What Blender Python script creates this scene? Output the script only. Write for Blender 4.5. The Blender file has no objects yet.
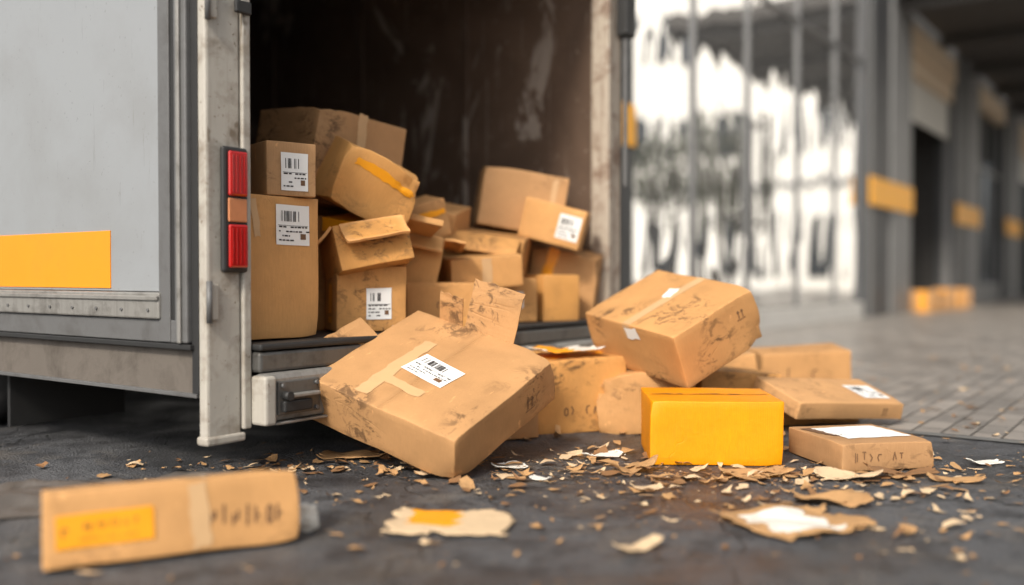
import bpy, bmesh, math, random
from mathutils import Vector, Matrix, Euler, noise
rad = math.radians
scene = bpy.context.scene
scene.view_settings.view_transform = 'Standard'
scene.view_settings.look = 'None'
scene.view_settings.exposure = 0
col = scene.collection

# ------------------------------------------------------------------ materials
def new_mat(name):
    m = bpy.data.materials.new(name); m.use_nodes = True
    nt = m.node_tree
    b = nt.nodes['Principled BSDF']
    return m, nt, b
def noise_node(nt, vec, scale, detail=3, rough=.55, dist=0.0):
    n = nt.nodes.new('ShaderNodeTexNoise')
    n.inputs['Scale'].default_value = scale; n.inputs['Detail'].default_value = detail
    n.inputs['Roughness'].default_value = rough; n.inputs['Distortion'].default_value = dist
    nt.links.new(vec, n.inputs['Vector']); return n.outputs['Fac']
def ramp(nt, fac, p0, p1, c0=(0,0,0,1), c1=(1,1,1,1)):
    r = nt.nodes.new('ShaderNodeValToRGB')
    r.color_ramp.elements[0].position = p0; r.color_ramp.elements[1].position = p1
    r.color_ramp.elements[0].color = c0; r.color_ramp.elements[1].color = c1
    nt.links.new(fac, r.inputs['Fac']); return r.outputs['Color']
def mix(nt, fac, a, b, blend='MIX'):
    m = nt.nodes.new('ShaderNodeMix'); m.data_type = 'RGBA'; m.blend_type = blend
    for sock, v in ((m.inputs[0], fac), (m.inputs[6], a), (m.inputs[7], b)):
        if isinstance(v, (int, float)): sock.default_value = v
        elif isinstance(v, tuple): sock.default_value = v if len(v) == 4 else (*v, 1)
        else: nt.links.new(v, sock)
    return m.outputs[2]
def math_n(nt, op, a, b=0.0):
    m = nt.nodes.new('ShaderNodeMath'); m.operation = op
    for s, v in ((m.inputs[0], a), (m.inputs[1], b)):
        if isinstance(v, (int, float)): s.default_value = v
        else: nt.links.new(v, s)
    return m.outputs[0]
def mapping(nt, vec, scale=(1,1,1), rot=(0,0,0), loc=(0,0,0)):
    m = nt.nodes.new('ShaderNodeMapping'); m.inputs['Scale'].default_value = scale
    m.inputs['Rotation'].default_value = rot; m.inputs['Location'].default_value = loc
    nt.links.new(vec, m.inputs['Vector']); return m.outputs[0]
def bump(nt, b, h, strength=.3, dist=.01):
    n = nt.nodes.new('ShaderNodeBump'); n.inputs['Strength'].default_value = strength
    n.inputs['Distance'].default_value = dist
    nt.links.new(h, n.inputs['Height']); nt.links.new(n.outputs[0], b.inputs['Normal'])
def objco(nt, rnd=True):
    tc = nt.nodes.new('ShaderNodeTexCoord')
    if not rnd: return tc.outputs['Object']
    oi = nt.nodes.new('ShaderNodeObjectInfo')
    s = math_n(nt, 'MULTIPLY', oi.outputs['Random'], 37.0)
    a = nt.nodes.new('ShaderNodeVectorMath'); a.operation = 'ADD'
    nt.links.new(tc.outputs['Object'], a.inputs[0]); nt.links.new(s, a.inputs[1])
    return a.outputs[0]

def cardboard(name, c, stain=.5, dark=(.085,.045,.022), rough=.72, pale=.45, pv=1.6, spread=.36):
    m, nt, b = new_mat(name)
    co = objco(nt)
    oi = nt.nodes.new('ShaderNodeObjectInfo')
    big = noise_node(nt, co, 3.2, 4, .6)
    c_d = tuple(x*.82 for x in c); c_l = tuple(min(1, x*1.10) for x in c)
    base = mix(nt, ramp(nt, big, .35, .68), c_d, c_l)
    fib = noise_node(nt, mapping(nt, co, (1, 1, .18)), 160, 2, .6)
    base = mix(nt, .35, base, mix(nt, fib, tuple(x*.72 for x in c), tuple(min(1, x*1.25) for x in c)))
    hs = nt.nodes.new('ShaderNodeHueSaturation')
    nt.links.new(math_n(nt, 'ADD', math_n(nt, 'MULTIPLY', oi.outputs['Random'], spread), 1-spread*.5), hs.inputs['Value'])
    nt.links.new(math_n(nt, 'ADD', math_n(nt, 'MULTIPLY', oi.outputs['Random'], .16), .94), hs.inputs['Saturation'])
    nt.links.new(base, hs.inputs['Color']); base = hs.outputs[0]
    area = ramp(nt, noise_node(nt, mapping(nt, co, (1,1,1), (0,0,0), (5,2,8)), 3.4, 1), .50, .64)
    s1 = noise_node(nt, mapping(nt, co, (1, 1, 1.6)), 12.0, 7, .78, .8)
    sm = math_n(nt, 'MULTIPLY', ramp(nt, s1, .51, .58), area)
    base = mix(nt, math_n(nt, 'MULTIPLY', sm, stain), base, dark)
    soft = noise_node(nt, mapping(nt, co, (1, 1, 1), (0,0,0), (1,7,3)), 5, 3, .5)
    base = mix(nt, math_n(nt, 'MULTIPLY', ramp(nt, soft, .54, .78), stain*.5), base, tuple(x*.45 for x in c))
    s3 = noise_node(nt, mapping(nt, co, (1, 5, 1), (.9, .1, .7)), 9, 4, .7)
    base = mix(nt, math_n(nt, 'MULTIPLY', ramp(nt, s3, .66, .70), pale), base, tuple(min(1, x*pv) for x in c))
    g = nt.nodes.new('ShaderNodeNewGeometry')
    edge = ramp(nt, g.outputs['Pointiness'], .52, .60)
    base = mix(nt, math_n(nt, 'MULTIPLY', math_n(nt, 'MULTIPLY', edge, s1), 1.3*pale/.45), base, tuple(min(1, x*1.5) for x in c))
    nt.links.new(base, b.inputs['Base Color'])
    b.inputs['Roughness'].default_value = rough
    b.inputs['Specular IOR Level'].default_value = .3
    w = nt.nodes.new('ShaderNodeTexWave'); w.inputs['Scale'].default_value = 48; w.inputs['Distortion'].default_value = .6; w.inputs['Detail'].default_value = 0
    nt.links.new(co, w.inputs['Vector'])
    cr = noise_node(nt, mapping(nt, co, (1, .35, 1.3), (.4,.2,.9)), 6, 2, .4, .4)
    crease = ramp(nt, math_n(nt, 'ABSOLUTE', math_n(nt, 'SUBTRACT', cr, .5)), 0, .012)
    h = math_n(nt, 'ADD', math_n(nt, 'MULTIPLY', w.outputs['Fac'], .05), math_n(nt, 'ADD', math_n(nt, 'MULTIPLY', big, 1.2), math_n(nt, 'MULTIPLY', fib, .12)))
    h = math_n(nt, 'ADD', h, math_n(nt, 'ADD', math_n(nt, 'MULTIPLY', s1, .35), math_n(nt, 'MULTIPLY', math_n(nt, 'MULTIPLY', crease, area), .35)))
    bump(nt, b, h, .5, .007)
    return m

def plain(name, c, rough=.5, metal=0, dirt=.0, dirtc=(.05,.035,.02), dscale=6, bmp=0.0, spec=.5, streak=0.0, scr=0.0):
    m, nt, b = new_mat(name)
    co = objco(nt)
    n1 = noise_node(nt, co, dscale, 6, .65, .3) if (dirt or bmp) else noise_node(nt, co, dscale, 1)
    base = mix(nt, n1, tuple(x*.88 for x in c), tuple(min(1, x*1.08) for x in c))
    if dirt: base = mix(nt, math_n(nt, 'MULTIPLY', ramp(nt, n1, .48, .68), dirt), base, dirtc)
    if streak:
        s = noise_node(nt, mapping(nt, co, (1, 1, .06)), dscale*5, 3, .6)
        base = mix(nt, math_n(nt, 'MULTIPLY', ramp(nt, s, .5, .75), streak), base, dirtc)
    if scr:
        s = noise_node(nt, mapping(nt, co, (1, 14, .9), (.35, 0, 0)), 3.2, 4, .7)
        base = mix(nt, math_n(nt, 'MULTIPLY', ramp(nt, s, .66, .69), scr), base, dirtc)
        sp = noise_node(nt, co, 45, 2, .7)
        base = mix(nt, math_n(nt, 'MULTIPLY', ramp(nt, sp, .68, .72), scr), base, dirtc)
    nt.links.new(base, b.inputs['Base Color'])
    b.inputs['Metallic'].default_value = metal
    nt.links.new(mix(nt, n1, (rough*.8,)*3, (min(1, rough*1.25),)*3), b.inputs['Roughness'])
    b.inputs['Specular IOR Level'].default_value = spec
    if bmp: bump(nt, b, n1, bmp, .012)
    return m

M_KRAFT = cardboard('cardboard_kraft', (.56, .305, .125), .35)
M_KRAFT2 = cardboard('cardboard_kraft_dirty', (.51, .272, .108), .80)
M_YEL = cardboard('cardboard_yellow', (.78, .275, .003), .35, (.40,.13,.005), .5, .10, 1.1, .02)
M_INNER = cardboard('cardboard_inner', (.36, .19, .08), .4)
M_TAPE = plain('packing_tape', (.58, .37, .19), .24, dirt=.12)
M_LABEL = plain('label_paper', (.78, .78, .76), .6, dirt=.10, dirtc=(.45,.40,.33), dscale=20)
M_INK = plain('printed_ink', (.025, .02, .02), .6)
M_INKB = plain('brown_ink', (.15, .075, .034), .7)
M_ORANGE = plain('orange_tape', (.84, .34, .008), .42, dirt=.15, dirtc=(.4,.15,.01))
M_WPAPER = plain('white_paper', (.70, .68, .62), .75, dirt=.35, dirtc=(.35,.25,.15), dscale=12)
BOXMATS = [M_KRAFT, M_TAPE, M_LABEL, M_INK, M_ORANGE, M_INNER, M_INKB]

# ------------------------------------------------------------------ helpers
def link(o, parent=None):
    col.objects.link(o)
    if parent: o.parent = parent
    return o
def empty(name, loc=(0,0,0), rotz=0):
    e = bpy.data.objects.new(name, None); e.location = loc; e.rotation_euler = (0, 0, rotz)
    col.objects.link(e); e.empty_display_size = .2; return e
def slab(name, a, b, mat, parent=None, bev=.004, rot=None):
    a = Vector(a); b = Vector(b); c = (a+b)/2; d = b-a
    bm = bmesh.new(); bmesh.ops.create_cube(bm, size=1)
    for v in bm.verts: v.co = Vector((v.co.x*abs(d.x), v.co.y*abs(d.y), v.co.z*abs(d.z)))
    if bev:
        bmesh.ops.bevel(bm, geom=bm.edges[:], offset=min(bev, abs(d.x)*.45, abs(d.y)*.45, abs(d.z)*.45), segments=2, affect='EDGES', profile=.5)
    me = bpy.data.meshes.new(name); bm.to_mesh(me); bm.free(); me.materials.append(mat)
    o = bpy.data.objects.new(name, me); o.location = c
    if rot: o.rotation_euler = rot
    return link(o, parent)
def cyl(name, c, r, l, mat, parent=None, axis='Z', seg=32, r2=None, bev=0):
    bm = bmesh.new(); bmesh.ops.create_cone(bm, cap_ends=True, segments=seg, radius1=r, radius2=r if r2 is None else r2, depth=l)
    if bev: bmesh.ops.bevel(bm, geom=[e for e in bm.edges if len(e.link_faces) == 2 and e.calc_face_angle() > 1], offset=bev, segments=2, affect='EDGES')
    me = bpy.data.meshes.new(name); bm.to_mesh(me); bm.free(); me.materials.append(mat)
    for p in me.polygons: p.use_smooth = len(p.vertices) == 4
    o = bpy.data.objects.new(name, me); o.location = c
    if axis == 'X': o.rotation_euler = (0, rad(90), 0)
    if axis == 'Y': o.rotation_euler = (rad(90), 0, 0)
    return link(o, parent)

FR = {'y-': (Vector((0,-1,0)), Vector((1,0,0)), Vector((0,0,1))),
      'y+': (Vector((0,1,0)), Vector((-1,0,0)), Vector((0,0,1))),
      'x+': (Vector((1,0,0)), Vector((0,1,0)), Vector((0,0,1))),
      'x-': (Vector((-1,0,0)), Vector((0,-1,0)), Vector((0,0,1))),
      'z+': (Vector((0,0,1)), Vector((1,0,0)), Vector((0,1,0))),
      'z-': (Vector((0,0,-1)), Vector((1,0,0)), Vector((0,-1,0)))}
def axis_coords(h, r, step, seam=False):
    inner = h-r; n = max(2, int(2*inner/step))
    xs = [-inner+2*inner*i/n for i in range(n+1)]
    if seam:
        xs = [x for x in xs if abs(x) > .008]+[-.0022, 0.0, .0022]
    xs += [-h, h, -h+r*.3, h-r*.3]
    return sorted(xs)

def cardboard_box(loc, rot, dims, seed=0, dent=.006, crush=(), feats=(), mat=None, open_top=False, flaps=(), seam=True, name='cardboard_box', r=.0045, step=.025, parent=None):
    rng = random.Random(seed*7+3)
    hx, hy, hz = [d/2 for d in dims]; H = Vector((hx, hy, hz))
    off = Vector((seed*1.7, seed*3.1, seed*.9))
    def deform(p):
        q = p + noise.noise_vector(p*4.0+off)*dent*.8 + noise.noise_vector(p*13+off)*dent*.18
        for (s, amt, rd) in crush:
            c = Vector((s[0]*hx, s[1]*hy, s[2]*hz)); d = (p-c).length
            if d < rd:
                k = (1-d/rd)**1.8
                q = q - Vector(s).normalized()*amt*k + noise.noise_vector(p*28+off)*amt*.5*k
        return q
    bm = bmesh.new(); cs = [axis_coords(hx, r, step), axis_coords(hy, r, step, seam), axis_coords(hz, r, step)]
    vd = {}
    def vert(p):
        k = (round(p.x, 5), round(p.y, 5), round(p.z, 5))
        if k in vd: return vd[k]
        cl = Vector([max(-(H[i]-r), min(H[i]-r, p[i])) for i in range(3)])
        d = p-cl
        q = cl + (d.normalized()*r if d.length > 1e-9 else d)
        if seam and abs(p.y) < .001 and abs(abs(p.z)-hz) < 1e-5 and abs(p.x) < hx-r*.5:
            q.z -= .005*(1 if p.z > 0 else -1)
        v = bm.verts.new(deform(q)); vd[k] = v; return v
    for ax in range(3):
        o1, o2 = [(1, 2), (2, 0), (0, 1)][ax]
        for s in (-1, 1):
            if open_top and ax == 2 and s == 1: continue
            A, B = cs[o1], cs[o2]
            for i in range(len(A)-1):
                for j in range(len(B)-1):
                    pts = []
                    for (a, b) in ((A[i], B[j]), (A[i+1], B[j]), (A[i+1], B[j+1]), (A[i], B[j+1])):
                        p = Vector((0, 0, 0)); p[ax] = s*H[ax]; p[o1] = a; p[o2] = b; pts.append(vert(p))
                    if s < 0: pts.reverse()
                    try: f = bm.faces.new(pts); f.smooth = True
                    except ValueError: pass
    def patch(face, cu, cv, w, h, ang, mi, o, ragged=0):
        n, u, v = FR[face]
        base = Vector((n.x*hx, n.y*hy, n.z*hz))
        nu = max(1, int(w/.022)); nv = max(1, int(h/.022))
        if ragged: nu = max(nu, 3); nv = max(nv, 3)
        ca, sa = math.cos(ang), math.sin(ang); g = []
        for j in range(nv+1):
            row = []
            for i in range(nu+1):
                a = (i/nu-.5)*w; b = (j/nv-.5)*h
                if ragged and i in (0, nu): a += rng.uniform(-1, 1)*ragged
                if ragged and j in (0, nv): b += rng.uniform(-1, 1)*ragged
                x = cu + a*ca - b*sa; y = cv + a*sa + b*ca
                row.append(bm.verts.new(deform(base + u*x + v*y) + n*o))
            g.append(row)
        for j in range(nv):
            for i in range(nu):
                f = bm.faces.new((g[j][i], g[j][i+1], g[j+1][i+1], g[j+1][i])); f.material_index = mi
    def sub(face, cu, cv, ang, a, b, w, h, mi, o):
        patch(face, cu+a*math.cos(ang)-b*math.sin(ang), cv+a*math.sin(ang)+b*math.cos(ang), w, h, ang, mi, o)
    def line(face, cu, cv, ang, x1, y1, x2, y2, t, mi, o):
        mx, my = (x1+x2)/2, (y1+y2)/2; ln = math.hypot(x2-x1, y2-y1); a2 = math.atan2(y2-y1, x2-x1)
        patch(face, cu+mx*math.cos(ang)-my*math.sin(ang), cv+mx*math.sin(ang)+my*math.cos(ang), ln+t*.6, t, ang+a2, mi, o)
    GL = ['M0,.1 0,1 M0,.5 .5,.5', 'M.1,.1 .4,1 .7,.2', 'M.7,.9 .2,.9 0,.5 .2,.1', 'M0,0 0,1 M.35,.1 .35,.9', 'M0,1 .6,1 M.3,.9 .3,.3',
          'M.1,.2 .1,.8 .4,1 .7,.8', 'M.4,0 .4,1', 'M.1,.2 .1,.8 .4,1 .7,.8 .7,.2 .4,0 .1,.2', 'M0,.9 .4,.5 .1,.1', 'M0,.1 0,.7 M.3,.4 .6,.4 .6,.9']
    def glyphs(face, cu, cv, ang, W, Hh, mi, o, n):
        gw = W/n; t = Hh*.12
        for k in range(n):
            if n > 3 and rng.random() < .2: continue
            sc = rng.uniform(.7, 1.0); q = 0
            for st in rng.choice(GL).split('M'):
                pts = [tuple(float(z) for z in c.split(',')) for c in st.split()]
                for a, b in zip(pts, pts[1:]):
                    q += 1
                    line(face, cu, cv, ang, -W/2+gw*k+a[0]*gw*.7, -Hh/2+a[1]*Hh*sc, -W/2+gw*k+b[0]*gw*.7, -Hh/2+b[1]*Hh*sc, t, mi, o+q*.00012)
    for f in feats:
        k = f[0]
        if k == 'tape':
            w = f[1] if len(f) > 1 else .05; mi = f[2] if len(f) > 2 else 1
            patch('z+', 0, 0, 2*(hx-r*.3), w, 0, mi, .0015)
            for fc in ('x-', 'x+'): patch(fc, 0, hz-.035, w, .065, 0, mi, .0015)
        elif k == 'strip':
            _, fc, cu, cv, w, h, ang, mi = f; patch(fc, cu, cv, w, h, ang, mi, .0022, ragged=.004)
        elif k == 'label':
            _, fc, cu, cv, w, h, ang = f
            patch(fc, cu, cv, w, h, ang, 2, .0032)
            o = .0044; style = rng.random()
            by, bh = (-h*.24, h*.30) if style < .6 else (h*.22, h*.26)
            nb = int(w*.6/.0052)
            for i in range(nb):
                if rng.random() < .66: sub(fc, cu, cv, ang, -w*.38+i*.0052, by, rng.choice((.0018, .003, .004)), bh, 3, o)
            for l in range(4):
                y = (h*(.40-l*.11)) if style < .6 else (-h*(.05+l*.11)); x = -w*.42
                while x < w*.40:
                    ww = rng.uniform(.006, .018)
                    if rng.random() < .75: sub(fc, cu, cv, ang, x+ww/2, y, ww, h*.035, 3, o)
                    x += ww+.004
                    if l > 1 and x > w*.0: break
            sub(fc, cu, cv, ang, w*.30, (h*.12 if style < .6 else -h*.28), w*.16, h*.14, 6, o+.0003)
            sub(fc, cu, cv, ang, 0, -h*.0-.002 if style >= .6 else -h*.03, w*.9, .0016, 3, o+.0002)
        elif k == 'olabel':
            _, fc, cu, cv, w, h, ang = f
            patch(fc, cu, cv, w, h, ang, 4, .0032)
            glyphs(fc, cu+.02*math.cos(ang), cv+h*.12, ang, w*.62, h*.24, 6, .0044, 13)
            glyphs(fc, cu-w*.38, cv, ang, h*.3, h*.4, 6, .0044, 1)
            glyphs(fc, cu+.01, cv-h*.26, ang, w*.6, h*.12, 6, .0044, 20)
        elif k == 'text':
            _, fc, cu, cv, w, h, ang, n = f; glyphs(fc, cu, cv, ang, w, h, 6, .0016, n)
        elif k == 'icon':
            _, fc, cu, cv, s = f
            for dx in (-.22, .22):
                sub(fc, cu, cv, 0, dx*s, -.08*s, .10*s, .5*s, 6, .0016)
                sub(fc, cu, cv, 0, dx*s, .22*s, .28*s, .12*s, 6, .0018)
                sub(fc, cu, cv, 0, dx*s, .33*s, .14*s, .10*s, 6, .0016)
            sub(fc, cu, cv, 0, 0, -.45*s, s, .06*s, 6, .0018)
    for (ed, ln, ang, w0, w1) in flaps:
        n, u, v = {'x-': (Vector((-1,0,0)), Vector((0,-1,0)), hy), 'x+': (Vector((1,0,0)), Vector((0,1,0)), hy), 'y-': (Vector((0,-1,0)), Vector((1,0,0)), hx), 'y+': (Vector((0,1,0)), Vector((-1,0,0)), hx)}[ed]
        base = Vector((n.x*hx, n.y*hy, hz-.002)); nn = 8; th = .004
        rows = {}
        for side in (0, 1):
            for j in range(nn+1):
                t = j/nn; a = rad(ang + 8*math.sin(t*2+seed)*t)
                dr = n*math.cos(a) + Vector((0,0,1))*math.sin(a); nm = Vector((0,0,1))*math.cos(a) - n*math.sin(a)
                for i in range(nn+1):
                    s = w0*v + (i/nn)*(w1-w0)*v
                    e = (noise.noise(Vector((i*.9, seed, 3)))*.008 if j == nn else 0)
                    p = base + dr*(ln*t+e) + u*s + nm*(th*side) + noise.noise_vector(Vector((s, t, seed))*4)*.006*t
                    rows[(side, i, j)] = bm.verts.new(p)
        def q(a, b, c, d, mi=0):
            f = bm.faces.new((a, b, c, d)); f.material_index = mi; f.smooth = False
        for i in range(nn):
            for j in range(nn):
                q(rows[0,i,j], rows[0,i,j+1], rows[0,i+1,j+1], rows[0,i+1,j], 0)
                q(rows[1,i,j], rows[1,i+1,j], rows[1,i+1,j+1], rows[1,i,j+1], 0)
            q(rows[0,i,nn], rows[1,i,nn], rows[1,i+1,nn], rows[0,i+1,nn])
            q(rows[0,0,i], rows[1,0,i], rows[1,0,i+1], rows[0,0,i+1])
            q(rows[0,nn,i], rows[0,nn,i+1], rows[1,nn,i+1], rows[1,nn,i])
    me = bpy.data.meshes.new(name); bm.to_mesh(me); bm.free()
    for i, mm in enumerate(BOXMATS): me.materials.append(mat if (i == 0 and mat) else mm)
    o = bpy.data.objects.new(name, me); o.location = loc; o.rotation_euler = [rad(a) for a in rot]
    if open_top:
        s = o.modifiers.new('wall', 'SOLIDIFY'); s.thickness = .005; s.offset = -1
    return link(o, parent)

# ------------------------------------------------------------------ ground
ROT = rad(54.5); P0 = Vector((-1.04, 3.167, 0))
def asphalt():
    m, nt, b = new_mat('asphalt'); co = objco(nt, False)
    big = noise_node(nt, co, 1.1, 5, .62, .6); mid = noise_node(nt, co, 7, 6, .72); fine = noise_node(nt, co, 120, 3, .75)
    v = nt.nodes.new('ShaderNodeTexVoronoi'); v.inputs['Scale'].default_value = 90; nt.links.new(co, v.inputs['Vector'])
    c = mix(nt, ramp(nt, big, .38, .62), (.032,.034,.039), (.084,.087,.094))
    c = mix(nt, math_n(nt, 'MULTIPLY', ramp(nt, fine, .5, .75), .75), c, (.24,.23,.22))
    c = mix(nt, math_n(nt, 'MULTIPLY', ramp(nt, mid, .48, .60), .70), c, (.020,.020,.022))
    du = noise_node(nt, co, 2.3, 7, .76, .8)
    c = mix(nt, math_n(nt, 'MULTIPLY', ramp(nt, du, .52, .62), .42), c, (.16,.138,.112))
    wv = nt.nodes.new('ShaderNodeTexVoronoi'); wv.feature = 'DISTANCE_TO_EDGE'; wv.inputs['Scale'].default_value = .8
    dd = nt.nodes.new('ShaderNodeVectorMath'); dd.operation = 'ADD'; nn = nt.nodes.new('ShaderNodeTexNoise'); nn.inputs['Scale'].default_value = 3; nn.inputs['Detail'].default_value = 4
    nt.links.new(co, nn.inputs['Vector']); nt.links.new(co, dd.inputs[0]); nt.links.new(nn.outputs['Color'], dd.inputs[1]); nt.links.new(dd.outputs[0], wv.inputs['Vector'])
    crack = ramp(nt, wv.outputs['Distance'], .0, .010, (1,1,1,1), (0,0,0,1))
    c = mix(nt, math_n(nt, 'MULTIPLY', crack, .8), c, (.010,.010,.010))
    nt.links.new(c, b.inputs['Base Color'])
    nt.links.new(ramp(nt, big, .40, .60, (.28,)*3+(1,), (.66,)*3+(1,)), b.inputs['Roughness'])
    h = math_n(nt, 'ADD', math_n(nt, 'MULTIPLY', v.outputs['Distance'], .6), math_n(nt, 'ADD', math_n(nt, 'MULTIPLY', mid, 1.6), fine))
    h = math_n(nt, 'SUBTRACT', h, crack)
    bump(nt, b, h, .9, .010)
    return m
def pavers():
    m, nt, b = new_mat('paver_bricks'); co = objco(nt, False)
    br = nt.nodes.new('ShaderNodeTexBrick'); nt.links.new(co, br.inputs['Vector'])
    br.inputs['Scale'].default_value = 1; br.inputs['Brick Width'].default_value = .24; br.inputs['Row Height'].default_value = .12
    br.inputs['Mortar Size'].default_value = .007; br.inputs['Mortar Smooth'].default_value = .4
    br.inputs['Color1'].default_value = (.34,.31,.28,1); br.inputs['Color2'].default_value = (.21,.195,.18,1); br.inputs['Mortar'].default_value = (.065,.058,.05,1)
    n = noise_node(nt, co, 1.2, 5, .65, .3); f = noise_node(nt, co, 60, 3, .7)
    c = mix(nt, .6, br.outputs['Color'], mix(nt, ramp(nt, n, .3, .7), (.6,.6,.6), (1.15,1.12,1.08)), 'MULTIPLY')
    c = mix(nt, math_n(nt, 'MULTIPLY', ramp(nt, f, .5, .75), .25), c, (.08,.07,.06))
    nt.links.new(c, b.inputs['Base Color']); nt.links.new(ramp(nt, n, .3, .7, (.28,)*3+(1,), (.48,)*3+(1,)), b.inputs['Roughness'])
    bump(nt, b, math_n(nt, 'ADD', math_n(nt, 'SUBTRACT', 1.0, br.outputs['Fac']), math_n(nt, 'MULTIPLY', f, .25)), .8, .006)
    return m
M_ASPH = asphalt(); M_PAV = pavers()
def sheet(name, x0, x1, y0, y1, z, mat, loc=(0,0,0), rz=0):
    me = bpy.data.meshes.new(name); me.from_pydata([(x0,y0,z),(x1,y0,z),(x1,y1,z),(x0,y1,z)], [], [(0,1,2,3)]); me.materials.append(mat)
    o = bpy.data.objects.new(name, me); o.location = loc; o.rotation_euler = (0,0,rz); return link(o)
sheet('ground', -300, 300, -300, 300, 0, M_ASPH)
sheet('brick_pavement', 2.50, 60, -9, 1.72, .004, M_PAV, P0, ROT)
M_KERB = plain('kerb_stone', (.12,.12,.115), .7, dirt=.4, dscale=5, bmp=.3)
sheet('pavement_edging', 2.42, 2.50, -9, 1.72, .006, M_KERB, P0, ROT)

# ------------------------------------------------------------------ truck
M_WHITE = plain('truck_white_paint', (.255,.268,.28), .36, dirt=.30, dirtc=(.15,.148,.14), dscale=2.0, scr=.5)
M_FRAME = plain('worn_white_frame', (.40,.375,.33), .5, dirt=.70, dirtc=(.15,.115,.08), dscale=8, streak=.35, scr=.9, bmp=.3)
M_ALU = plain('aluminium_rail', (.30,.29,.27), .42, metal=.4, dirt=.7, dirtc=(.08,.07,.06), dscale=7, bmp=.25, streak=.3)
M_LEDGE = plain('sill_metal', (.13,.127,.12), .38, metal=.5, dirt=.7, dirtc=(.04,.035,.03), dscale=9, bmp=.3, streak=.2)
M_GREY = plain('grey_rail', (.13,.13,.13), .5, metal=.2, dirt=.5, dirtc=(.05,.045,.04), dscale=6, bmp=.2)
M_SKIRT = plain('dirty_skirt', (.13,.112,.095), .6, metal=.1, dirt=.7, dirtc=(.045,.036,.028), dscale=5, bmp=.4)
M_RUST = plain('rusty_white_post', (.42,.36,.29), .6, dirt=.95, dirtc=(.12,.055,.028), dscale=7, streak=.6, scr=.9, bmp=.4)
M_BLACK = plain('black_rubber', (.018,.018,.018), .6, dscale=10, bmp=.2)
M_DARK = plain('dark_chassis', (.02,.019,.018), .7)
M_FLOOR = plain('cargo_floor', (.05,.045,.04), .55, dirt=.5, dirtc=(.02,.017,.014), dscale=6, bmp=.3)
M_STRIPE = plain('orange_paint', (.80,.265,.010), .42, dirt=.3, dirtc=(.45,.17,.02), dscale=3, scr=.2)
M_BAND = plain('yellow_band_paint', (.88,.40,.012), .42, dirt=.15, dirtc=(.5,.22,.02), dscale=3)
def wall_in():
    m, nt, b = new_mat('scuffed_brown_lining'); co = objco(nt, False)
    n = noise_node(nt, co, 1.6, 6, .65, .5)
    c = mix(nt, ramp(nt, n, .3, .7), (.070,.044,.030), (.140,.092,.064))
    s = noise_node(nt, mapping(nt, co, (1, 1.0, .45), (.55, 0, 0), (0, 4.1, 0)), 1.7, 5, .62, 1.2)
    c = mix(nt, math_n(nt, 'MULTIPLY', ramp(nt, s, .57, .61), .5), c, (.46,.40,.34))
    s2 = noise_node(nt, mapping(nt, co, (1, 22, 1.0), (-.75, 0, 0)), 1.3, 4, .7)
    c = mix(nt, math_n(nt, 'MULTIPLY', ramp(nt, s2, .62, .66), .4), c, (.42,.35,.29))
    sp = noise_node(nt, co, 22, 3, .7)
    c = mix(nt, math_n(nt, 'MULTIPLY', ramp(nt, sp, .66, .70), .5), c, (.42,.35,.28))
    nt.links.new(c, b.inputs['Base Color']); b.inputs['Roughness'].default_value = .45
    bump(nt, b, n, .35, .02)
    return m
M_LIN = wall_in()
T = empty('delivery_truck', P0, ROT)
L, W, HT = 5.6, 2.84, 2.75
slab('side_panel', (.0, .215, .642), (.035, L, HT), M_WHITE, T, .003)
slab('side_stripe', (-.004, .520, .652), (.002, 3.6, .862), M_STRIPE, T, .001)
slab('side_lower_rail', (-.022, .20, .548), (.03, L, .640), M_ALU, T, .006)
slab('side_lower_rail_lip', (-.030, .20, .612), (-.020, L, .628), M_ALU, T, .003)
slab('side_mid_rail', (-.008, .12, .468), (.03, L, .546), M_GREY, T, .004)
slab('side_floor_seal', (-.02, .03, .448), (.03, L, .466), M_BLACK, T, .003)
slab('side_skirt', (.012, .02, .292), (.045, L, .446), M_SKIRT, T, .004)
slab('side_skirt_lip', (-.002, .02, .286), (.05, L, .300), M_GREY, T, .002)
for i in range(34):
    cyl('rivet_%d' % i, (-.024, .26+i*.16, .578), .006, .006, M_GREY, T, 'X', 8)
slab('corner_post_plate', (-.012, .150, .47), (.03, .213, HT), M_GREY, T, .003)
slab('corner_post_seal', (-.006, .115, .47), (.03, .148, HT), M_BLACK, T, .002)
slab('corner_post_channel', (-.020, .045, .47), (.03, .113, HT), M_GREY, T, .006)
slab('corner_post_channel_rib', (-.030, .070, .47), (-.021, .088, HT), M_ALU, T, .003)
slab('corner_post_gap', (-.002, .008, .30), (.03, .043, HT), M_BLACK, T, .002)
slab('rear_frame_post', (-.004, -.040, .137), (.136, .006, HT), M_FRAME, T, .010)
slab('rear_frame_flange', (.138, -.052, .17), (.172, .040, HT), M_FRAME, T, .006)
slab('rear_frame_inner_lip', (.150, .042, .46), (.170, .30, HT), M_GREY, T, .004)
slab('post_foot', (-.010, -.048, .130), (.150, .012, .16), M_FRAME, T, .008)
for z in (.55, 1.55, 2.3):
    slab('door_hinge_%d' % (z*100), (.0, -.054, z), (.035, -.041, z+.12), M_FRAME, T, .004)
    cyl('hinge_pin_%d' % (z*100), (-.002, -.052, z+.06), .010, .14, M_GREY, T, 'Z', 14)
slab('latch', (.10, -.070, 1.585), (.165, -.053, 1.63), M_BLACK, T, .006)
slab('rear_frame_post_far', (2.70, -.03, .137), (2.82, .10, HT), M_RUST, T, .010)
slab('rear_frame_flange_far', (2.655, -.045, .30), (2.698, .06, HT), M_RUST, T, .006)
slab('corner_seal_far', (2.822, -.02, .30), (2.85, .10, HT), M_BLACK, T, .004)
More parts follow.
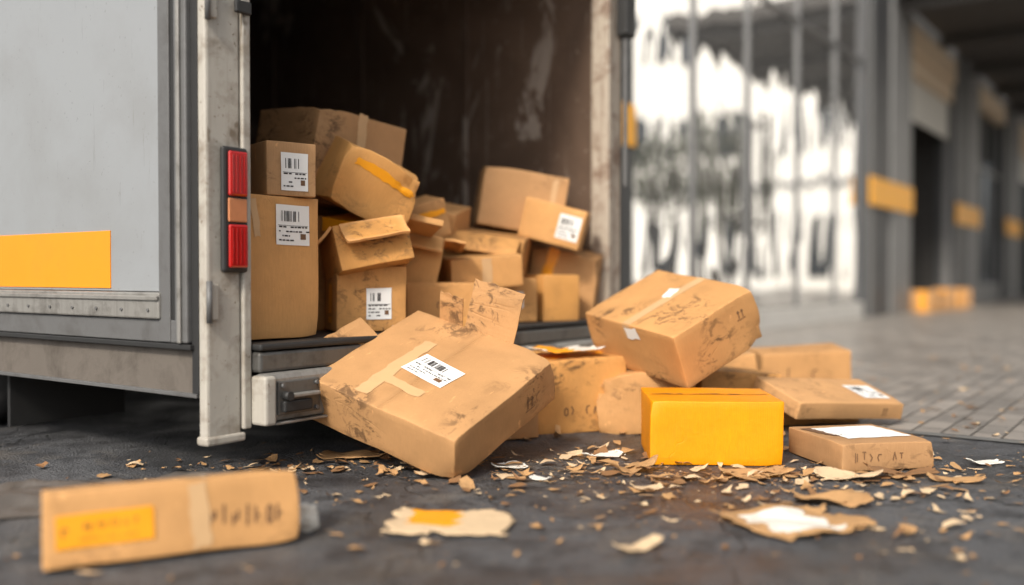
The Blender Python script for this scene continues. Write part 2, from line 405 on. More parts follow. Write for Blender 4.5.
slab('latch_box_far', (2.76, -.10, 2.05), (2.87, -.032, 2.30), M_BLACK, T, .01)
slab('latch_bar_far', (2.79, -.08, 1.2), (2.812, -.056, 2.05), M_GREY, T, .008)
slab('rear_header', (.0, -.04, HT), (2.82, .10, HT+.12), M_FRAME, T, .01)
slab('roof', (0, .1, HT), (2.83, L, HT+.05), M_WHITE, T, .01)
slab('wall_far', (2.72, .102, .46), (2.76, L-.05, HT), M_LIN, T, .001)
slab('wall_far_outer', (2.765, .102, .46), (2.82, L, HT), M_WHITE, T, .001)
slab('wall_lining_near', (.037, .31, .46), (.06, L-.05, HT), M_LIN, T, .001)
slab('bulkhead', (.062, L-.06, .46), (2.718, L-.02, HT), M_LIN, T, .001)
slab('cargo_floor', (.05, -.005, .40), (2.72, L, .458), M_FLOOR, T, .004)
slab('sill_rubber', (.175, -.095, .438), (2.64, -.008, .462), M_BLACK, T, .008)
for i in range(6):
    slab('wall_batten_%d' % i, (2.705, 1.0+i*.9, .46), (2.718, 1.03+i*.9, HT), M_LIN, T, .003)
slab('bumper_ledge', (.175, -.090, .362), (2.64, -.01, .434), M_LEDGE, T, .012)
slab('bumper_face', (.172, -.115, .190), (2.64, -.05, .360), M_ALU, T, .020)
slab('bumper_end_plate', (.166, -.130, .182), (.215, -.050, .352), M_FRAME, T, .010)
slab('bumper_lower_lip', (.216, -.124, .180), (2.64, -.05, .189), M_ALU, T, .003)
slab('latch_bracket', (.225, -.124, .212), (.42, -.1155, .330), M_LEDGE, T, .005)
slab('latch_block', (.240, -.142, .222), (.37, -.1245, .262), M_BLACK, T, .006)
slab('latch_lever', (.255, -.150, .272), (.40, -.1245, .286), M_ALU, T, .004)
cyl('latch_pivot', (.255, -.140, .280), .016, .03, M_BLACK, T, 'Y', 14)
for i, (x, z) in enumerate(((.245,.315),(.40,.315),(.40,.225),(.62,.31),(.62,.22))):
    cyl('bolt_%d' % i, (x, -.127, z), .008, .012, M_GREY, T, 'Y', 6)
M_RED = plain('red_lens', (.42,.008,.006), .10, dscale=30, dirt=.1, dirtc=(.15,.01,.01)); M_RED.node_tree.nodes['Principled BSDF'].inputs['Coat Weight'].default_value = .8
M_CLR = plain('amber_lens', (.50,.20,.09), .12, dscale=30)
slab('taillight_housing', (.047, -.064, .708), (.150, -.041, 1.132), M_BLACK, T, .010)
slab('taillight_lens_top', (.062, -.080, .965), (.138, -.065, 1.116), M_RED, T, .010)
slab('taillight_lens_reverse', (.062, -.074, .878), (.138, -.065, .958), M_CLR, T, .006)
slab('taillight_lens_bottom', (.062, -.080, .724), (.138, -.065, .870), M_RED, T, .010)
for i in range(4):
    slab('lens_rib_%d' % i, (.070+i*.0165, -.0825, .737), (.073+i*.0165, -.0805, .857), M_RED, T, .0008)
    slab('lens_rib_t%d' % i, (.070+i*.0165, -.0825, .978), (.073+i*.0165, -.0805, 1.104), M_RED, T, .0008)
for x in (.85, 1.85):
    slab('chassis_rail_%d' % (x*10), (x, .1, .24), (x+.08, L+1.5, .396), M_DARK, T, .004)
for i in range(8): slab('cross_member_%d' % i, (.06, .35+i*.7, .30), (2.68, .42+i*.7, .396), M_DARK, T, .002)
def wheel(x, y, k):
    cyl('tyre_%s' % k, (x, y, .34), .34, .24, M_BLACK, T, 'X', 40, bev=.03)
    cyl('rim_%s' % k, (x+(-.1 if x < 1.4 else .1), y, .34), .19, .08, M_ALU, T, 'X', 24, bev=.01)
for k, (x, y) in enumerate(((.22,1.95),(.48,1.95),(2.34,1.95),(2.60,1.95),(.3,6.3),(2.5,6.3))): wheel(x, y, k)
cyl('rear_axle', (1.4, 1.95, .30), .07, 2.2, M_DARK, T, 'X')
slab('added_mud_flap_near', (.08, 1.42, .05), (.62, 1.44, .396), M_BLACK, T, .002)  # dark flaps added to deepen the shade under the truck
slab('added_mud_flap_far', (2.2, 1.42, .05), (2.72, 1.44, .396), M_BLACK, T, .002)
M_GLASSD = plain('dark_glass', (.02,.025,.03), .06)
bm = bmesh.new()
prof = [(L+.15,.45),(L+2.0,.45),(L+2.05,1.15),(L+1.75,1.9),(L+1.5,2.1),(L+.15,2.1)]
f1 = [bm.verts.new((.15, y, z)) for y, z in prof]; f2 = [bm.verts.new((2.69, y, z)) for y, z in prof]
bm.faces.new(f1); bm.faces.new(list(reversed(f2)))
for i in range(6): bm.faces.new((f1[i], f2[i], f2[(i+1) % 6], f1[(i+1) % 6]))
bmesh.ops.recalc_face_normals(bm, faces=bm.faces[:]); bmesh.ops.bevel(bm, geom=bm.edges[:], offset=.05, segments=3, affect='EDGES')
me = bpy.data.meshes.new('cab'); bm.to_mesh(me); bm.free(); me.materials.append(M_WHITE); link(bpy.data.objects.new('cab', me), T)
slab('cab_side_window', (.135, L+.7, 1.25), (.155, L+1.5, 1.85), M_GLASSD, T, .01)
slab('windscreen', (.35, L+1.86, 1.2), (2.49, L+1.90, 1.85), M_GLASSD, T, .01, rot=(rad(21), 0, 0))

# ------------------------------------------------------------------ shop building
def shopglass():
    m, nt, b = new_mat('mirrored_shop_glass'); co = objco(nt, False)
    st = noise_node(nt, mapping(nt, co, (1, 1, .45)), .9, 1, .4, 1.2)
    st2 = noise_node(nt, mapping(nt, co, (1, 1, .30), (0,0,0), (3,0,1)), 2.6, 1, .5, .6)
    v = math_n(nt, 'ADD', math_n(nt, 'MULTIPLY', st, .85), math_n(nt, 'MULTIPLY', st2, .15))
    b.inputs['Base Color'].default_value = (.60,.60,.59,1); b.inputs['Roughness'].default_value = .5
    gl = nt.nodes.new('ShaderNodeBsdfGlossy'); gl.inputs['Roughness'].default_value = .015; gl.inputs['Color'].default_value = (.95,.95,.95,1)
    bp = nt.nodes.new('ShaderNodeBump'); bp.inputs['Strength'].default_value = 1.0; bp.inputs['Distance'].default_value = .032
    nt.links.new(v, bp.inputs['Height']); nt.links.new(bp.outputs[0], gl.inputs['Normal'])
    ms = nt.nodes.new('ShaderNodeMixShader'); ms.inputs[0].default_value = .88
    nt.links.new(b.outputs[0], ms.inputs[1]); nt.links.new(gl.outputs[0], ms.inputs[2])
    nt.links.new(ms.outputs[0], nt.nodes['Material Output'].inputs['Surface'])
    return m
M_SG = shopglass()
M_COLD = plain('dark_column', (.045,.047,.05), .5, dirt=.2, dscale=3)
M_COLL = plain('grey_cladding', (.17,.17,.168), .5, dirt=.2, dirtc=(.10,.10,.095), dscale=3)
M_HEAD = plain('beige_header', (.62,.48,.33), .6, dirt=.2, dirtc=(.3,.25,.2), dscale=3)
M_SHUT = plain('shutter_metal', (.60,.58,.53), .45, metal=.2, dirt=.2, dirtc=(.2,.2,.18), dscale=3)
M_CAN = plain('canopy_dark', (.045,.04,.036), .7)
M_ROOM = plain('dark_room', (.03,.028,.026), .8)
M_PLIN = plain('plinth', (.62,.60,.56), .6, dirt=.4, dirtc=(.3,.29,.26), dscale=4)
B = empty('shop_building', P0, ROT)
FW = 1.72; HB = 6.6
slab('end_column', (5.75, FW-.03, 0), (6.18, FW+.3, HB), M_COLD, B, .01)
slab('end_column_yellow_band', (5.74, FW-.05, 1.93), (6.19, FW-.032, 2.33), M_BAND, B, .004)
ts = [14.05, 21.1, 28.1, 35.1, 42.1]
for i, t in enumerate(ts):
    slab('column_%d' % i, (t, FW-.10, 0), (t+1.45, FW+.3, HB), M_COLD, B, .01)
    slab('column_cladding_%d' % i, (t+1.452, FW-.14, 0), (t+2.85, FW+.3, HB), M_COLL, B, .01)
    slab('column_trim_%d' % i, (t+.10, FW-.125, 0), (t+.30, FW-.102, HB), M_COLL, B, .004)
    slab('column_yellow_band_%d' % i, (t-.02, FW-.17, 1.85), (t+2.87, FW-.142, 2.32), M_BAND, B, .004)
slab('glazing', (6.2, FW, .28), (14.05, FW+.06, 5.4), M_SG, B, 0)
slab('plinth', (6.2, FW-.06, 0), (14.03, FW+.08, .26), M_PLIN, B, .01)
M_MUL = plain('window_frame', (.16,.16,.16), .4, metal=.4)
for i, t in enumerate((7.55, 9.1, 10.9, 12.6)):
    slab('mullion_%d' % i, (t, FW-.035, .28), (t+.05, FW-.002, 5.4), M_MUL, B, .004)
slab('transom', (6.2, FW-.03, 4.15), (14.03, FW-.004, 4.21), M_MUL, B, .004)
for i, t in enumerate((9.30, 9.58)):
    cyl('door_handle_%d' % i, (t, FW-.12, 1.95), .026, 1.5, M_BLACK, B, 'Z', 12)
    for z in (1.35, 2.55): cyl('handle_bracket_%d_%d' % (i, z*10), (t, FW-.06, z), .014, .12, M_BLACK, B, 'Y', 8)
slab('facade_header', (5.75, FW-.02, 5.42), (14.0, FW+.3, HB), M_COLL, B, .01)
slab('end_wall', (5.2, FW+.32, 0), (5.7, FW+9, HB), M_COLL, B, .01)
slab('roof_slab', (5.2, FW+.1, HB), (45, FW+9, HB+.2), M_COLD, B, .01)
slab('back_wall', (5.7, FW+8.7, 0), (45, FW+9, HB), M_COLL, B, .01)
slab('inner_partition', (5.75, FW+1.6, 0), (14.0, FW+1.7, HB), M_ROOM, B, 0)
def bay(k, t0, t1, opening):
    slab('beam_%d' % k, (t0, FW-.12, 4.95), (t1, FW+.2, 5.45), M_HEAD, B, .01)
    if opening:
        slab('shutter_box_%d' % k, (t0, FW-.06, 4.55), (t1, FW+.15, 4.93), M_HEAD, B, .02)
        for j in range(9):
            slab('shutter_slat_%d_%d' % (k, j), (t0+.05, FW+.02, 3.72+j*.09), (t1-.05, FW+.05, 3.80+j*.09), M_SHUT, B, .012)
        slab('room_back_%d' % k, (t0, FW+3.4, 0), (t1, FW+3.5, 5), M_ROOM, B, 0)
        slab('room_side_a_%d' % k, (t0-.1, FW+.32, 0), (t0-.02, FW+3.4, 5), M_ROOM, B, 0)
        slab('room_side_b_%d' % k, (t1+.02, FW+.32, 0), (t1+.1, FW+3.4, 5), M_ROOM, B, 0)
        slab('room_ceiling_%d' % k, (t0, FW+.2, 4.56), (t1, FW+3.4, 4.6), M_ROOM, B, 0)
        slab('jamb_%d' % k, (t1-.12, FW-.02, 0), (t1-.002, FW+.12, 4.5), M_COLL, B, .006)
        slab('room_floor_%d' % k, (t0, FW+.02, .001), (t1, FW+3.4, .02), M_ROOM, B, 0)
    else:
        slab('window_%d' % k, (t0+.05, FW+.05, .5), (t1-.05, FW+.09, 4.9), M_GLASSD, B, 0)
        slab('stall_riser_%d' % k, (t0, FW, 0), (t1, FW+.12, .48), M_COLL, B, .01)
        for j in range(4):
            x = t0+.05+(t1-t0-.16)*j/3
            slab('win_mullion_%d_%d' % (k, j), (x, FW, .5), (x+.06, FW+.045, 4.9), M_COLL, B, .004)
        slab('win_transom_%d' % k, (t0+.05, FW+.002, 3.4), (t1-.05, FW+.042, 3.5), M_COLL, B, .004)
bay(1, 16.92, 21.08, True); bay(2, 23.97, 28.08, False); bay(3, 30.97, 35.08, True); bay(4, 37.97, 42.08, False)
slab('upper_wall', (14.0, FW, 5.46), (45, FW+.3, HB), M_COLL, B, .01)
slab('canopy', (15.6, -2.4, 5.62), (45, FW-.16, 5.9), M_CAN, B, .01)
for i in range(9): slab('canopy_beam_%d' % i, (15.9+i*3.3, -2.35, 5.40), (16.1+i*3.3, FW-.16, 5.61), M_CAN, B, .006)
slab('canopy_fascia', (15.56, -2.46, 5.50), (45, -2.405, 6.0), M_COLD, B, .01)
for i in range(5):
    p = Matrix.Rotation(ROT, 4, 'Z') @ Vector((17.3+i*.85, 1.40, 0)) + P0
    h = [.40,.34,.42,.38,.40,.35][i]
    cardboard_box((p.x, p.y, h/2+.006), (0, 0, 54+i*3), (.5, .42, h), 60+i, mat=M_KRAFT2, feats=[('strip','x-',0,0,.12,h*.96,0,4)], step=.1)

# ------------------------------------------------------------------ opposite side: unseen buildings and trees added for glass reflections
M_OPW = plain('pale_render_wall', (.78,.76,.71), .8, dirt=.3, dirtc=(.50,.48,.44), dscale=.4)
O = empty('added_reflected_warehouse', P0, ROT)  # unseen white building, added so the shop glass mirrors a bright wall
slab('walls', (40, -48, 0), (58, -4.6, 19), M_OPW, O, .05)
slab('roof', (39.8, -48.2, 19.02), (58.2, -4.4, 19.4), M_COLD, O, .05)
for r_, (z0, z1) in enumerate(((.6, 3.4), (6.2, 8.2), (11, 13))):
    for i in range(11):
        slab('window_%d_%d' % (r_, i), (39.9, -46+i*3.8, z0), (39.99, -44.6+i*3.8, z1), M_GLASSD, O, 0)
slab('floor_band', (39.86, -48, 4.6), (39.99, -4.6, 4.85), M_COLL, O, 0)
O2 = empty('opposite_shop_row', P0, ROT)
for i in range(2):
    t0 = -6+i*15
    slab('house_%d' % i, (t0, -29, 0), (t0+11, -21, 4.6+1.2*(i % 2)), M_OPW, O2, .02)
    for j in range(4):
        slab('shopfront_%d_%d' % (i, j), (t0+.6+j*2.6, -20.99, .4), (t0+2.6+j*2.6, -20.9, 3.0), M_GLASSD, O2, 0)
M_BARK = plain('bark', (.05,.04,.03), .9)
M_LEAF = plain('leaf_green', (.05,.055,.03), .7)
def tree(t, w, seed, sc=1.5):  # unseen tree, added as a dark shape for the shop glass to mirror
    p = Matrix.Rotation(ROT, 4, 'Z') @ Vector((t, w, 0)) + P0
    rng = random.Random(seed); bm = bmesh.new()
    def limb(a, b, r1, r2):
        d = (b-a); q = d.to_track_quat('Z', 'Y').to_matrix().to_4x4()
        bmesh.ops.create_cone(bm, cap_ends=True, segments=8, radius1=r1, radius2=r2, depth=d.length, matrix=Matrix.Translation((a+b)/2) @ q)
    limb(Vector((0,0,0)), Vector((0,0,2.0)), .17, .12)
    tips = []
    for i in range(9):
        a = i*2.4; e = Vector((math.cos(a)*rng.uniform(.4,1.0), math.sin(a)*rng.uniform(.4,1.0), rng.uniform(2.2,4.6)))
        limb(Vector((0,0,rng.uniform(1.5,2.0))), e, .07, .02); tips.append(e)
    for k in range(900):
        c = rng.choice(tips); q = c + Vector([rng.gauss(0, .30) for _ in range(3)]); s = rng.uniform(.06, .13)
        R = Euler([rng.uniform(0, 6) for _ in range(3)]).to_matrix()
        f = bm.faces.new([bm.verts.new(q + R @ Vector(v)*s) for v in ((-1,0,0),(0,-.6,0),(1,0,0),(0,.6,0))]); f.material_index = 1
    me = bpy.data.meshes.new('added_reflected_tree'); bm.to_mesh(me); bm.free(); me.materials.append(M_BARK); me.materials.append(M_LEAF)
    o = bpy.data.objects.new('added_reflected_tree', me); o.location = p; o.scale = (sc,)*3; link(o)
for i, (t, w, s) in enumerate(((23.8, -6.8, 1.0), (27.2, -6.6, 1.2), (33, -9, 1.1))): tree(t, w, i, s)

# ------------------------------------------------------------------ boxes on the ground
cb = cardboard_box
cb((-.290,3.56,.272), (15.9,-21.0,53.0), (.64,.67,.185), 1, .007, crush=[((1,-1,1),.035,.15),((-1,-1,-1),.025,.12),((-1,1,1),.010,.08),((-1,-1,1),.010,.08)], mat=M_KRAFT2,
   feats=[('strip','z+',-.07,.12,.055,.42,rad(92),1),('label','z+',-.02,-.01,.21,.13,rad(-98)),('strip','z+',-.16,.02,.045,.20,rad(-5),1),('icon','y-',.14,-.01,.06)],
   flaps=[('x+',.20,66,-.42,.28),('x+',.12,84,.32,.66),('y+',.10,30,-.2,.7)])
cb((.713,4.231,.476), (8.3,-25.3,27.7), (.466,.624,.249), 2, .006, crush=[((1,-1,1),.018,.11),((1,-1,-1),.03,.15),((-1,1,1),.010,.09)], mat=M_KRAFT2,
   feats=[('tape',.05),('strip','z+',.06,.03,.085,.05,rad(20),2),('strip','x-',.03,.085,.085,.05,rad(10),2),('icon','y-',.13,.05,.05)])
cb((.762,3.68,.119), (0,0,-3), (.485,.42,.235), 3, .004, crush=[((-1,-1,1),.010,.07),((1,-1,-1),.010,.08)], mat=M_YEL,
   feats=[('strip','z+',0,0,.44,.010,0,6)], r=.004)
cb((1.30,3.56,.056), (0,-.5,11.0), (.360,.40,.098), 4, .005, crush=[((-1,-1,1),.012,.09),((1,-1,1),.010,.08)], mat=M_KRAFT2,
   feats=[('strip','z+',.02,.02,.26,.25,rad(4),2),('text','y-',-.03,.0,.20,.035,0,7),('strip','z+',-.12,.05,.05,.2,rad(12),6)], seam=False)
cb((1.46,4.36,.135), (17,4,28), (.66,.30,.078), 5, .005, crush=[((1,-1,1),.014,.1)], feats=[('label','z+',.20,-.02,.17,.15,rad(0)),('icon','y-',.2,0,.04)])
cb((1.40,4.62,.04), (0,0,15), (.42,.36,.08), 25, .006, mat=M_KRAFT2)
cb((-.850,2.385,.094), (-7,0,27), (.60,.12,.182), 6, .007, crush=[((1,-1,1),.02,.10),((1,1,1),.02,.10),((1,-1,-1),.010,.08)], mat=M_KRAFT,
   feats=[('olabel','y-',-.165,-.005,.215,.082,rad(1)),('strip','y-',.05,.0,.045,.165,rad(6),1),('text','y-',.10,.0,.05,.05,0,2),('text','y-',.20,-.01,.14,.05,0,5),('strip','x+',0,.01,.08,.12,0,2),('strip','z+',.05,0,.05,.11,0,1)])
cb((1.70,5.625,.138), (4,-3,2.1), (.52,.30,.25), 7, .006, feats=[('text','y-',-.05,0,.26,.07,rad(-3),5)], mat=M_KRAFT2)
cb((1.10,5.15,.14), (0,-6,-6), (.42,.3,.25), 8, .008, feats=[('tape',.05,1)])
cb((.272,4.36,.172), (3,-3,14), (.42,.34,.33), 9, .008, crush=[((-1,-1,1),.03,.15)], mat=M_KRAFT2,
   feats=[('text','y-',-.02,-.06,.20,.045,0,6),('strip','z+',0,0,.30,.16,rad(20),4),('strip','x-',0,.02,.06,.25,0,1)], flaps=[('x-',.11,-50,-.9,.9)])
cb((.60,4.30,.145), (3,-5,-8), (.44,.32,.27), 10, .014, crush=[((-1,-1,1),.07,.26),((-1,-1,-1),.03,.15)], mat=M_KRAFT2, feats=[('tape',.05)])
cb((-.07,4.10,.075), (0,0,22), (.30,.24,.14), 11, .006, mat=M_KRAFT2, feats=[('strip','y-',0,0,.04,.13,0,1)])
cb((1.02,4.55,.13), (0,4,12), (.40,.36,.24), 12, .006, mat=M_KRAFT2)
cb((-.16,4.10,.26), (10,-14,35), (.34,.30,.15), 13, .008, flaps=[('y+',.14,70,-1,1)], mat=M_KRAFT)

# ------------------------------------------------------------------ boxes in the truck
cb((-1.030,3.62,.728), (0,0,54.5), (.41,.40,.53), 20, .006, feats=[('label','y-',.075,.16,.16,.15,0),('strip','y-',-.10,.18,.03,.14,rad(8),1)], crush=[((1,-1,-1),.012,.1)], mat=M_KRAFT)
cb((-.890,3.64,1.095), (0,0,38), (.20,.22,.20), 21, .004, feats=[('label','y-',.01,-.01,.11,.14,0)])
cb((-.862,4.46,1.22), (4,6,47), (.50,.47,.42), 22, .008, feats=[('strip','y-',0,.02,.05,.40,rad(3),1)], crush=[((-1,-1,1),.03,.16)], mat=M_KRAFT2)
cb((-.62,4.10,1.09), (14,22,30), (.36,.30,.26), 23, .014, feats=[('strip','y-',.02,.06,.30,.035,rad(-4),4)], crush=[((1,-1,1),.05,.2),((-1,-1,-1),.03,.15),((-1,-1,1),.02,.10)], mat=M_KRAFT)
cb((-.62,4.02,.80), (-14,-10,26), (.31,.28,.19), 24, .007, open_top=True, flaps=[('x-',.12,-40,-.9,.9),('y-',.11,-62,-.8,.9)], mat=M_KRAFT2)
cb((-.625,4.05,.60), (0,0,24), (.30,.21,.27), 26, .006, feats=[('label','y-',.03,-.02,.11,.13,0),('strip','x-',0,.0,.05,.12,0,4),('strip','x-',0,-.09,.05,.03,0,4)], mat=M_KRAFT2)
cb((-.18,5.0,.80), (6,9,-6), (.50,.32,.26), 27, .008, feats=[('tape',.05)], mat=M_KRAFT2, flaps=[('y-',.12,-35,-.9,.9)])
cb((-.16,4.70,.72), (4,-5,18), (.36,.26,.15), 28, .006, feats=[('strip','y-',.0,.0,.05,.14,0,1)])
cb((-.33,4.42,.565), (0,0,12), (.35,.26,.20), 29, .006, feats=[('text','y-',0,0,.12,.035,0,5)], mat=M_KRAFT2)
cb((.04,5.28,1.10), (0,9,8), (.46,.32,.32), 30, .006, feats=[('strip','y-',.16,0,.03,.28,0,1)], crush=[((-1,-1,1),.02,.15)])
cb((.23,5.12,.975), (2,15,-8), (.33,.26,.21), 31, .006, feats=[('label','y-',.09,.0,.12,.13,0)], mat=M_KRAFT)
cb((.31,5.38,.655), (4,7,-12), (.38,.34,.37), 32, .012, feats=[('strip','y-',-.10,.02,.055,.36,rad(-14),4)], crush=[((1,-1,1),.05,.22)], mat=M_KRAFT2)
cb((-.03,4.86,.575), (0,0,30), (.24,.22,.22), 33, .006, mat=M_KRAFT2, feats=[('label','y-',0,0,.07,.08,0)])
cb((-.50,4.62,.955), (8,-16,22), (.32,.26,.18), 34, .008, feats=[('strip','y-',0,.03,.3,.03,0,4)], mat=M_KRAFT2)
cb((-.48,4.45,.76), (-8,12,8), (.27,.25,.24), 35, .007, mat=M_KRAFT2, open_top=True, flaps=[('x+',.10,10,-.9,.9),('y-',.10,-40,-.9,.9)])
cb((-.40,4.95,.98), (12,10,-15), (.30,.26,.16), 38, .008, mat=M_KRAFT2)
cb((-.66,4.12,.92), (10,-8,60), (.24,.22,.06), 36, .008, mat=M_ORANGE, name='padded_envelope', seam=False)
cb((-.45,4.20,.93), (-14,12,20), (.26,.18,.03), 37, .012, mat=M_KRAFT, name='padded_envelope', seam=False)
for k, (x, y, z, s) in enumerate(((-.95,4.35,.72,.50),(-.55,4.85,.68,.44),(-.20,5.35,.68,.44),(.05,5.62,.68,.44),(-.75,4.95,.70,.48),(-1.05,4.75,1.0,.40),(-.25,5.1,.60,.27),(.12,5.45,.86,.20),(-.55,4.55,.60,.28),(.2,5.05,.60,.24),(-1.2,5.1,.72,.5))):
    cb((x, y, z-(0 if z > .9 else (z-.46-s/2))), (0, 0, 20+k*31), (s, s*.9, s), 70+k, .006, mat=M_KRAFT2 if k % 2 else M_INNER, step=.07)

# ------------------------------------------------------------------ litter
def scrap_mesh(name, pieces, mats):
    bm = bmesh.new()
    for (x, y, z, s, asp, rz, tilt, curl, mi, seed, jag) in pieces:
        rng = random.Random(seed); n = 9
        R = Euler((rng.uniform(-tilt, tilt), rng.uniform(-tilt, tilt), rz)).to_matrix()
        ring = []
        for i in range(n):
            a = i/n*2*math.pi; rr = s*(1+rng.uniform(-jag, jag))
            ring.append(Vector((math.cos(a)*rr, math.sin(a)*rr*asp, 0)))
        mid = [p*.5 for p in ring]; c = Vector((0,0,0)); ph = rng.uniform(0, 3)
        def bend(p):
            q = p.copy(); q.z += curl*s*((p.x/s)**2) + .2*curl*s*math.sin(p.y/s*3+ph); return q
        pts = [R @ bend(p) for p in [c]+mid+ring]; zm = min(p.z for p in pts)
        vs = [bm.verts.new(p + Vector((x, y, z - zm))) for p in pts]
        for i in range(n):
            j = (i+1) % n
            for f in ((vs[0], vs[1+i], vs[1+j]), (vs[1+i], vs[1+n+i], vs[1+n+j], vs[1+j])):
                ff = bm.faces.new(f); ff.material_index = mi
    me = bpy.data.meshes.new(name); bm.to_mesh(me); bm.free()
    for m in mats: me.materials.append(m)
    return link(bpy.data.objects.new(name, me))
rng = random.Random(11)
M_LF1 = plain('dry_scrap_tan', (.44,.25,.105), .8, dscale=25, dirt=.4)
M_LF2 = plain('dry_scrap_brown', (.23,.115,.045), .8, dscale=25, dirt=.3)
M_LF3 = plain('dry_scrap_pale', (.60,.44,.27), .8, dscale=25, dirt=.2)
pcs = []
def scat(cx, cy, sx, sy, n, smin=.006, smax=.030, z=.003):
    for _ in range(n):
        x = rng.gauss(cx, sx); y = rng.gauss(cy, sy)
        s = smin+(smax-smin)*rng.random()**2.4
        pcs.append((x, y, z+rng.random()*.006, s, rng.uniform(.2, .8), rng.uniform(0, 6.28), .18, rng.uniform(-.25, .4), rng.choice((0, 0, 0, 1, 1, 2, 2)), rng.random()*1e6, .5))
scat(-.70, 3.48, .30, .12, 130, .004, .038); scat(-.12, 3.42, .28, .13, 130, .004, .038); scat(.30, 3.30, .30, .17, 120, .004, .038); scat(.60, 3.10, .30, .18, 60, .004, .034)
scat(.92, 3.24, .32, .07, 140, .005, .044); scat(1.06, 3.05, .30, .15, 70, .004, .036); scat(1.60, 3.40, .40, .24, 110, .004, .04); scat(1.75, 2.9, .4, .35, 80, .004, .036)
scat(.35, 3.60, .15, .12, 40, .008, .045); scat(-.25, 3.05, .55, .3, 130, .003, .026); scat(.1, 2.5, .8, .35, 130, .003, .024); scat(1.2, 2.6, .5, .35, 130, .003, .028)
scat(2.0, 4.6, .7, .9, 150, .006, .036); scat(3.2, 6.2, 1.4, 1.6, 150, .01, .045); scat(-1.1, 2.7, .3, .35, 20); scat(.3, 3.9, .6, .3, 50, .01, .05); scat(-1.1, 3.3, .3, .2, 40, .006, .04)
scrap_mesh('cardboard_scraps', pcs, [M_LF1, M_LF2, M_LF3])
def torn_sheet(name, loc, rz, w, h, mats, seed, curl=.03, patch=None):
    bm = bmesh.new(); nx, ny = 30, 22; g = {}
    for i in range(nx+1):
        for j in range(ny+1):
            x = (i/nx-.5)*w; y = (j/ny-.5)*h
            x += noise.noise(Vector((y*25, seed, 0)))*w*.06*abs(i/nx-.5)*2
            y += noise.noise(Vector((x*25, seed, 5)))*h*.08*abs(j/ny-.5)*2
            z = .006 + curl*abs(noise.noise(Vector((x*5, y*5, seed)))) + curl*max(0, abs(i/nx-.5)*2-.7)**2*5*(.5+noise.noise(Vector((y*9, seed, 2))))
            g[i, j] = bm.verts.new((x, y, max(z, .005)))
    for i in range(nx):
        for j in range(ny):
            cx, cy = (i+.5)/nx-.5, (j+.5)/ny-.5
            cut = noise.noise(Vector((cx*4, cy*4, seed+9)))*.30 + noise.noise(Vector((cx*14, cy*14, seed+4)))*.12
            edge = max(abs(cx)*2, abs(cy)*2)+max(cut, 0)
            if edge > 1.02 or (cx*.9+cy*.6+noise.noise(Vector((cx*9, cy*9, seed+2)))*.12 > .58): continue
            f = bm.faces.new((g[i,j], g[i+1,j], g[i+1,j+1], g[i,j+1])); f.smooth = True
            if patch and patch[0] < cx+.04*math.sin(cy*20) < patch[1] and patch[2] < cy < patch[3]: f.material_index = 1
    me = bpy.data.meshes.new(name); bm.to_mesh(me); bm.free()
    for m in mats: me.materials.append(m)
    o = bpy.data.objects.new(name, me); o.location = loc; o.rotation_euler = (0, 0, rz)
    s = o.modifiers.new('thick', 'SOLIDIFY'); s.thickness = .003; s.offset = 0
    return link(o)
torn_sheet('torn_cardboard', (-.17,2.65,.0), rad(-4), .34, .26, [M_LF3, M_ORANGE], 1, .02, (-.36,.05,-.2,.5))
torn_sheet('torn_cardboard', (.79,2.66,.0), rad(24), .34, .30, [M_LF1, M_WPAPER], 2, .030, (-.36,.22,-.40,.34))
torn_sheet('torn_cardboard', (.98,2.90,.0), rad(-15), .22, .12, [M_LF1, M_LF1], 3, .05)
torn_sheet('torn_cardboard', (-.60,3.62,.0), rad(-5), .26, .13, [M_LF1, M_LF3], 4, .04)
torn_sheet('torn_cardboard', (1.50,3.2,.0), rad(-15), .18, .06, [M_LF1, M_LF3], 5, .04)
torn_sheet('torn_cardboard', (.85,3.30,.0), rad(10), .24, .10, [M_LF1, M_LF3], 15, .04)
torn_sheet('torn_cardboard', (1.15,3.24,.0), rad(-20), .22, .09, [M_LF3, M_LF3], 16, .05)
torn_sheet('torn_cardboard', (.42,3.36,.0), rad(30), .18, .09, [M_LF1, M_LF3], 17, .06)
torn_sheet('torn_cardboard', (1.35,3.28,.0), rad(12), .26, .07, [M_LF2, M_LF3], 18, .05)
torn_sheet('paper_scrap', (-.01,3.42,.0), rad(10), .12, .09, [M_WPAPER, M_LF3], 6, .03)
torn_sheet('paper_scrap', (.32,2.40,.0), rad(35), .13, .05, [M_LF3, M_WPAPER], 7, .04)
torn_sheet('paper_scrap', (.35,3.62,.0), rad(35), .16, .07, [M_WPAPER, M_LF3], 8, .04)
torn_sheet('paper_scrap', (.10,3.22,.0), rad(-25), .07, .04, [M_WPAPER, M_LF3], 9, .02)
torn_sheet('paper_scrap', (.44,3.08,.0), rad(15), .10, .05, [M_LF3, M_LF3], 19, .03)
torn_sheet('paper_scrap', (1.75,3.5,.0), rad(15), .12, .06, [M_WPAPER, M_LF3], 22, .03)
torn_sheet('paper_scrap', (-.40,4.02,.462), rad(35), .20, .10, [M_WPAPER, M_ORANGE], 10, .03, (0,.5,-.5,.5))
torn_sheet('paper_scrap', (.24,4.30,.350), rad(15), .30, .22, [M_WPAPER, M_ORANGE], 21, .05, (-.4,.1,-.5,.5))
bm = bmesh.new(); bmesh.ops.create_icosphere(bm, subdivisions=4, radius=.036)
for v in bm.verts: v.co *= 1+.35*noise.noise(v.co*38)+.25*noise.noise(v.co*90)
me = bpy.data.meshes.new('crumpled_paper'); bm.to_mesh(me); bm.free(); me.materials.append(M_WPAPER)
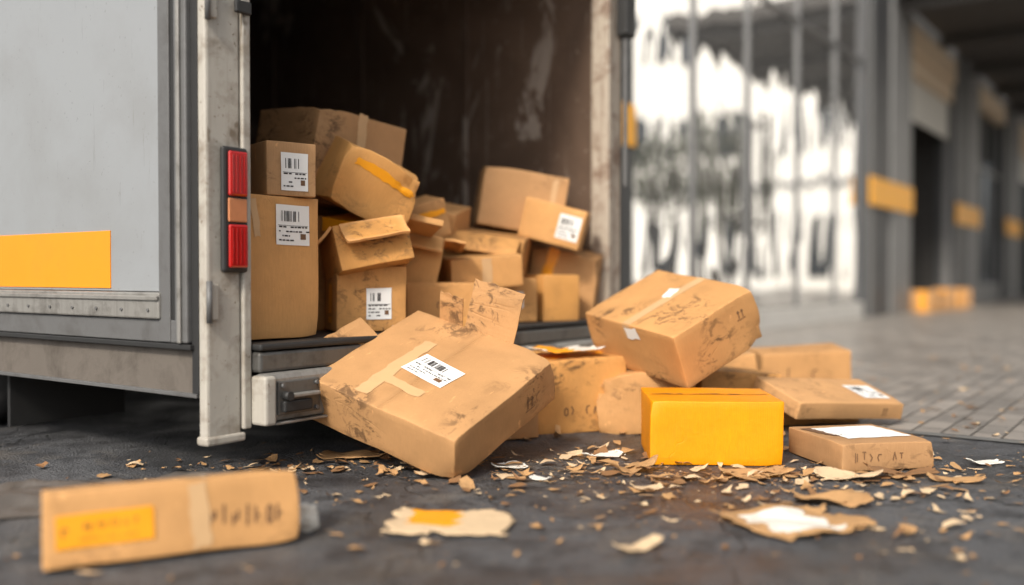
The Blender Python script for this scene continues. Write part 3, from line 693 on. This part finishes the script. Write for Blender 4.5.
o = bpy.data.objects.new('crumpled_paper', me); o.location = (-.565, 2.60, .034); link(o)
def tarp():
    bm = bmesh.new(); nx, ny = 60, 30; g = {}
    for i in range(nx+1):
        for j in range(ny+1):
            x = (i/nx-.5)*1.1; y = (j/ny-.5)*.42
            e = min(1, (1-abs(i/nx-.5)*2)*6)*min(1, (1-abs(j/ny-.5)*2)*3)
            z = .004 + e*(.025+.05*noise.noise(Vector((x*3, y*7, 1)))+.025*noise.noise(Vector((x*12, y*16, 2)))+.01*noise.noise(Vector((x*30, y*30, 3))))
            g[i, j] = bm.verts.new((x+.03*noise.noise(Vector((y*9, 4, 4))), y+.05*noise.noise(Vector((x*5, 7, 7))), max(z, .004)))
    for i in range(nx):
        for j in range(ny):
            f = bm.faces.new((g[i,j], g[i+1,j], g[i+1,j+1], g[i,j+1])); f.smooth = True
    me = bpy.data.meshes.new('crumpled_tarp'); bm.to_mesh(me); bm.free()
    me.materials.append(plain('tarp_grey', (.09,.078,.068), .5, dirt=.4, dscale=10, bmp=.3))
    o = bpy.data.objects.new('crumpled_tarp', me); o.location = (-1.35, 2.95, 0); o.rotation_euler = (0, 0, rad(18)); link(o)
tarp()

# ------------------------------------------------------------------ light
SE, AZ = 40, (-.42, -.90)
w = bpy.data.worlds.new('World'); scene.world = w; w.use_nodes = True; nt = w.node_tree
sky = nt.nodes.new('ShaderNodeTexSky'); sky.sky_type = 'NISHITA'; sky.sun_disc = False
sky.sun_elevation = rad(SE); sky.sun_rotation = math.atan2(AZ[0], AZ[1]); sky.dust_density = 5.0; sky.air_density = 1.0
hs = nt.nodes.new('ShaderNodeHueSaturation'); hs.inputs['Saturation'].default_value = .30; hs.inputs['Value'].default_value = 1.15
nt.links.new(sky.outputs[0], hs.inputs['Color'])
bg = nt.nodes['Background']; bg.inputs['Strength'].default_value = .15
nt.links.new(hs.outputs[0], bg.inputs['Color'])
sl = bpy.data.lights.new('sun', 'SUN'); sl.energy = 3.6; sl.angle = rad(9); sl.color = (1, .91, .78)
so = bpy.data.objects.new('sun', sl); link(so)
d = Vector((AZ[0], AZ[1], 0)).normalized()*math.cos(rad(SE)) + Vector((0,0,math.sin(rad(SE))))
so.rotation_euler = d.to_track_quat('Z', 'Y').to_euler(); so.location = d*10

# ------------------------------------------------------------------ camera
cam = bpy.data.cameras.new('camera'); cam.sensor_width = 36; cam.lens = 36*950/1024; cam.clip_start = .05; cam.clip_end = 1000
cam.dof.use_dof = True; cam.dof.focus_distance = 3.55; cam.dof.aperture_fstop = .56
co_ = bpy.data.objects.new('camera', cam); link(co_); co_.location = (0, 0, .7); co_.rotation_euler = (rad(90-1.055), 0, 0)
scene.camera = co_
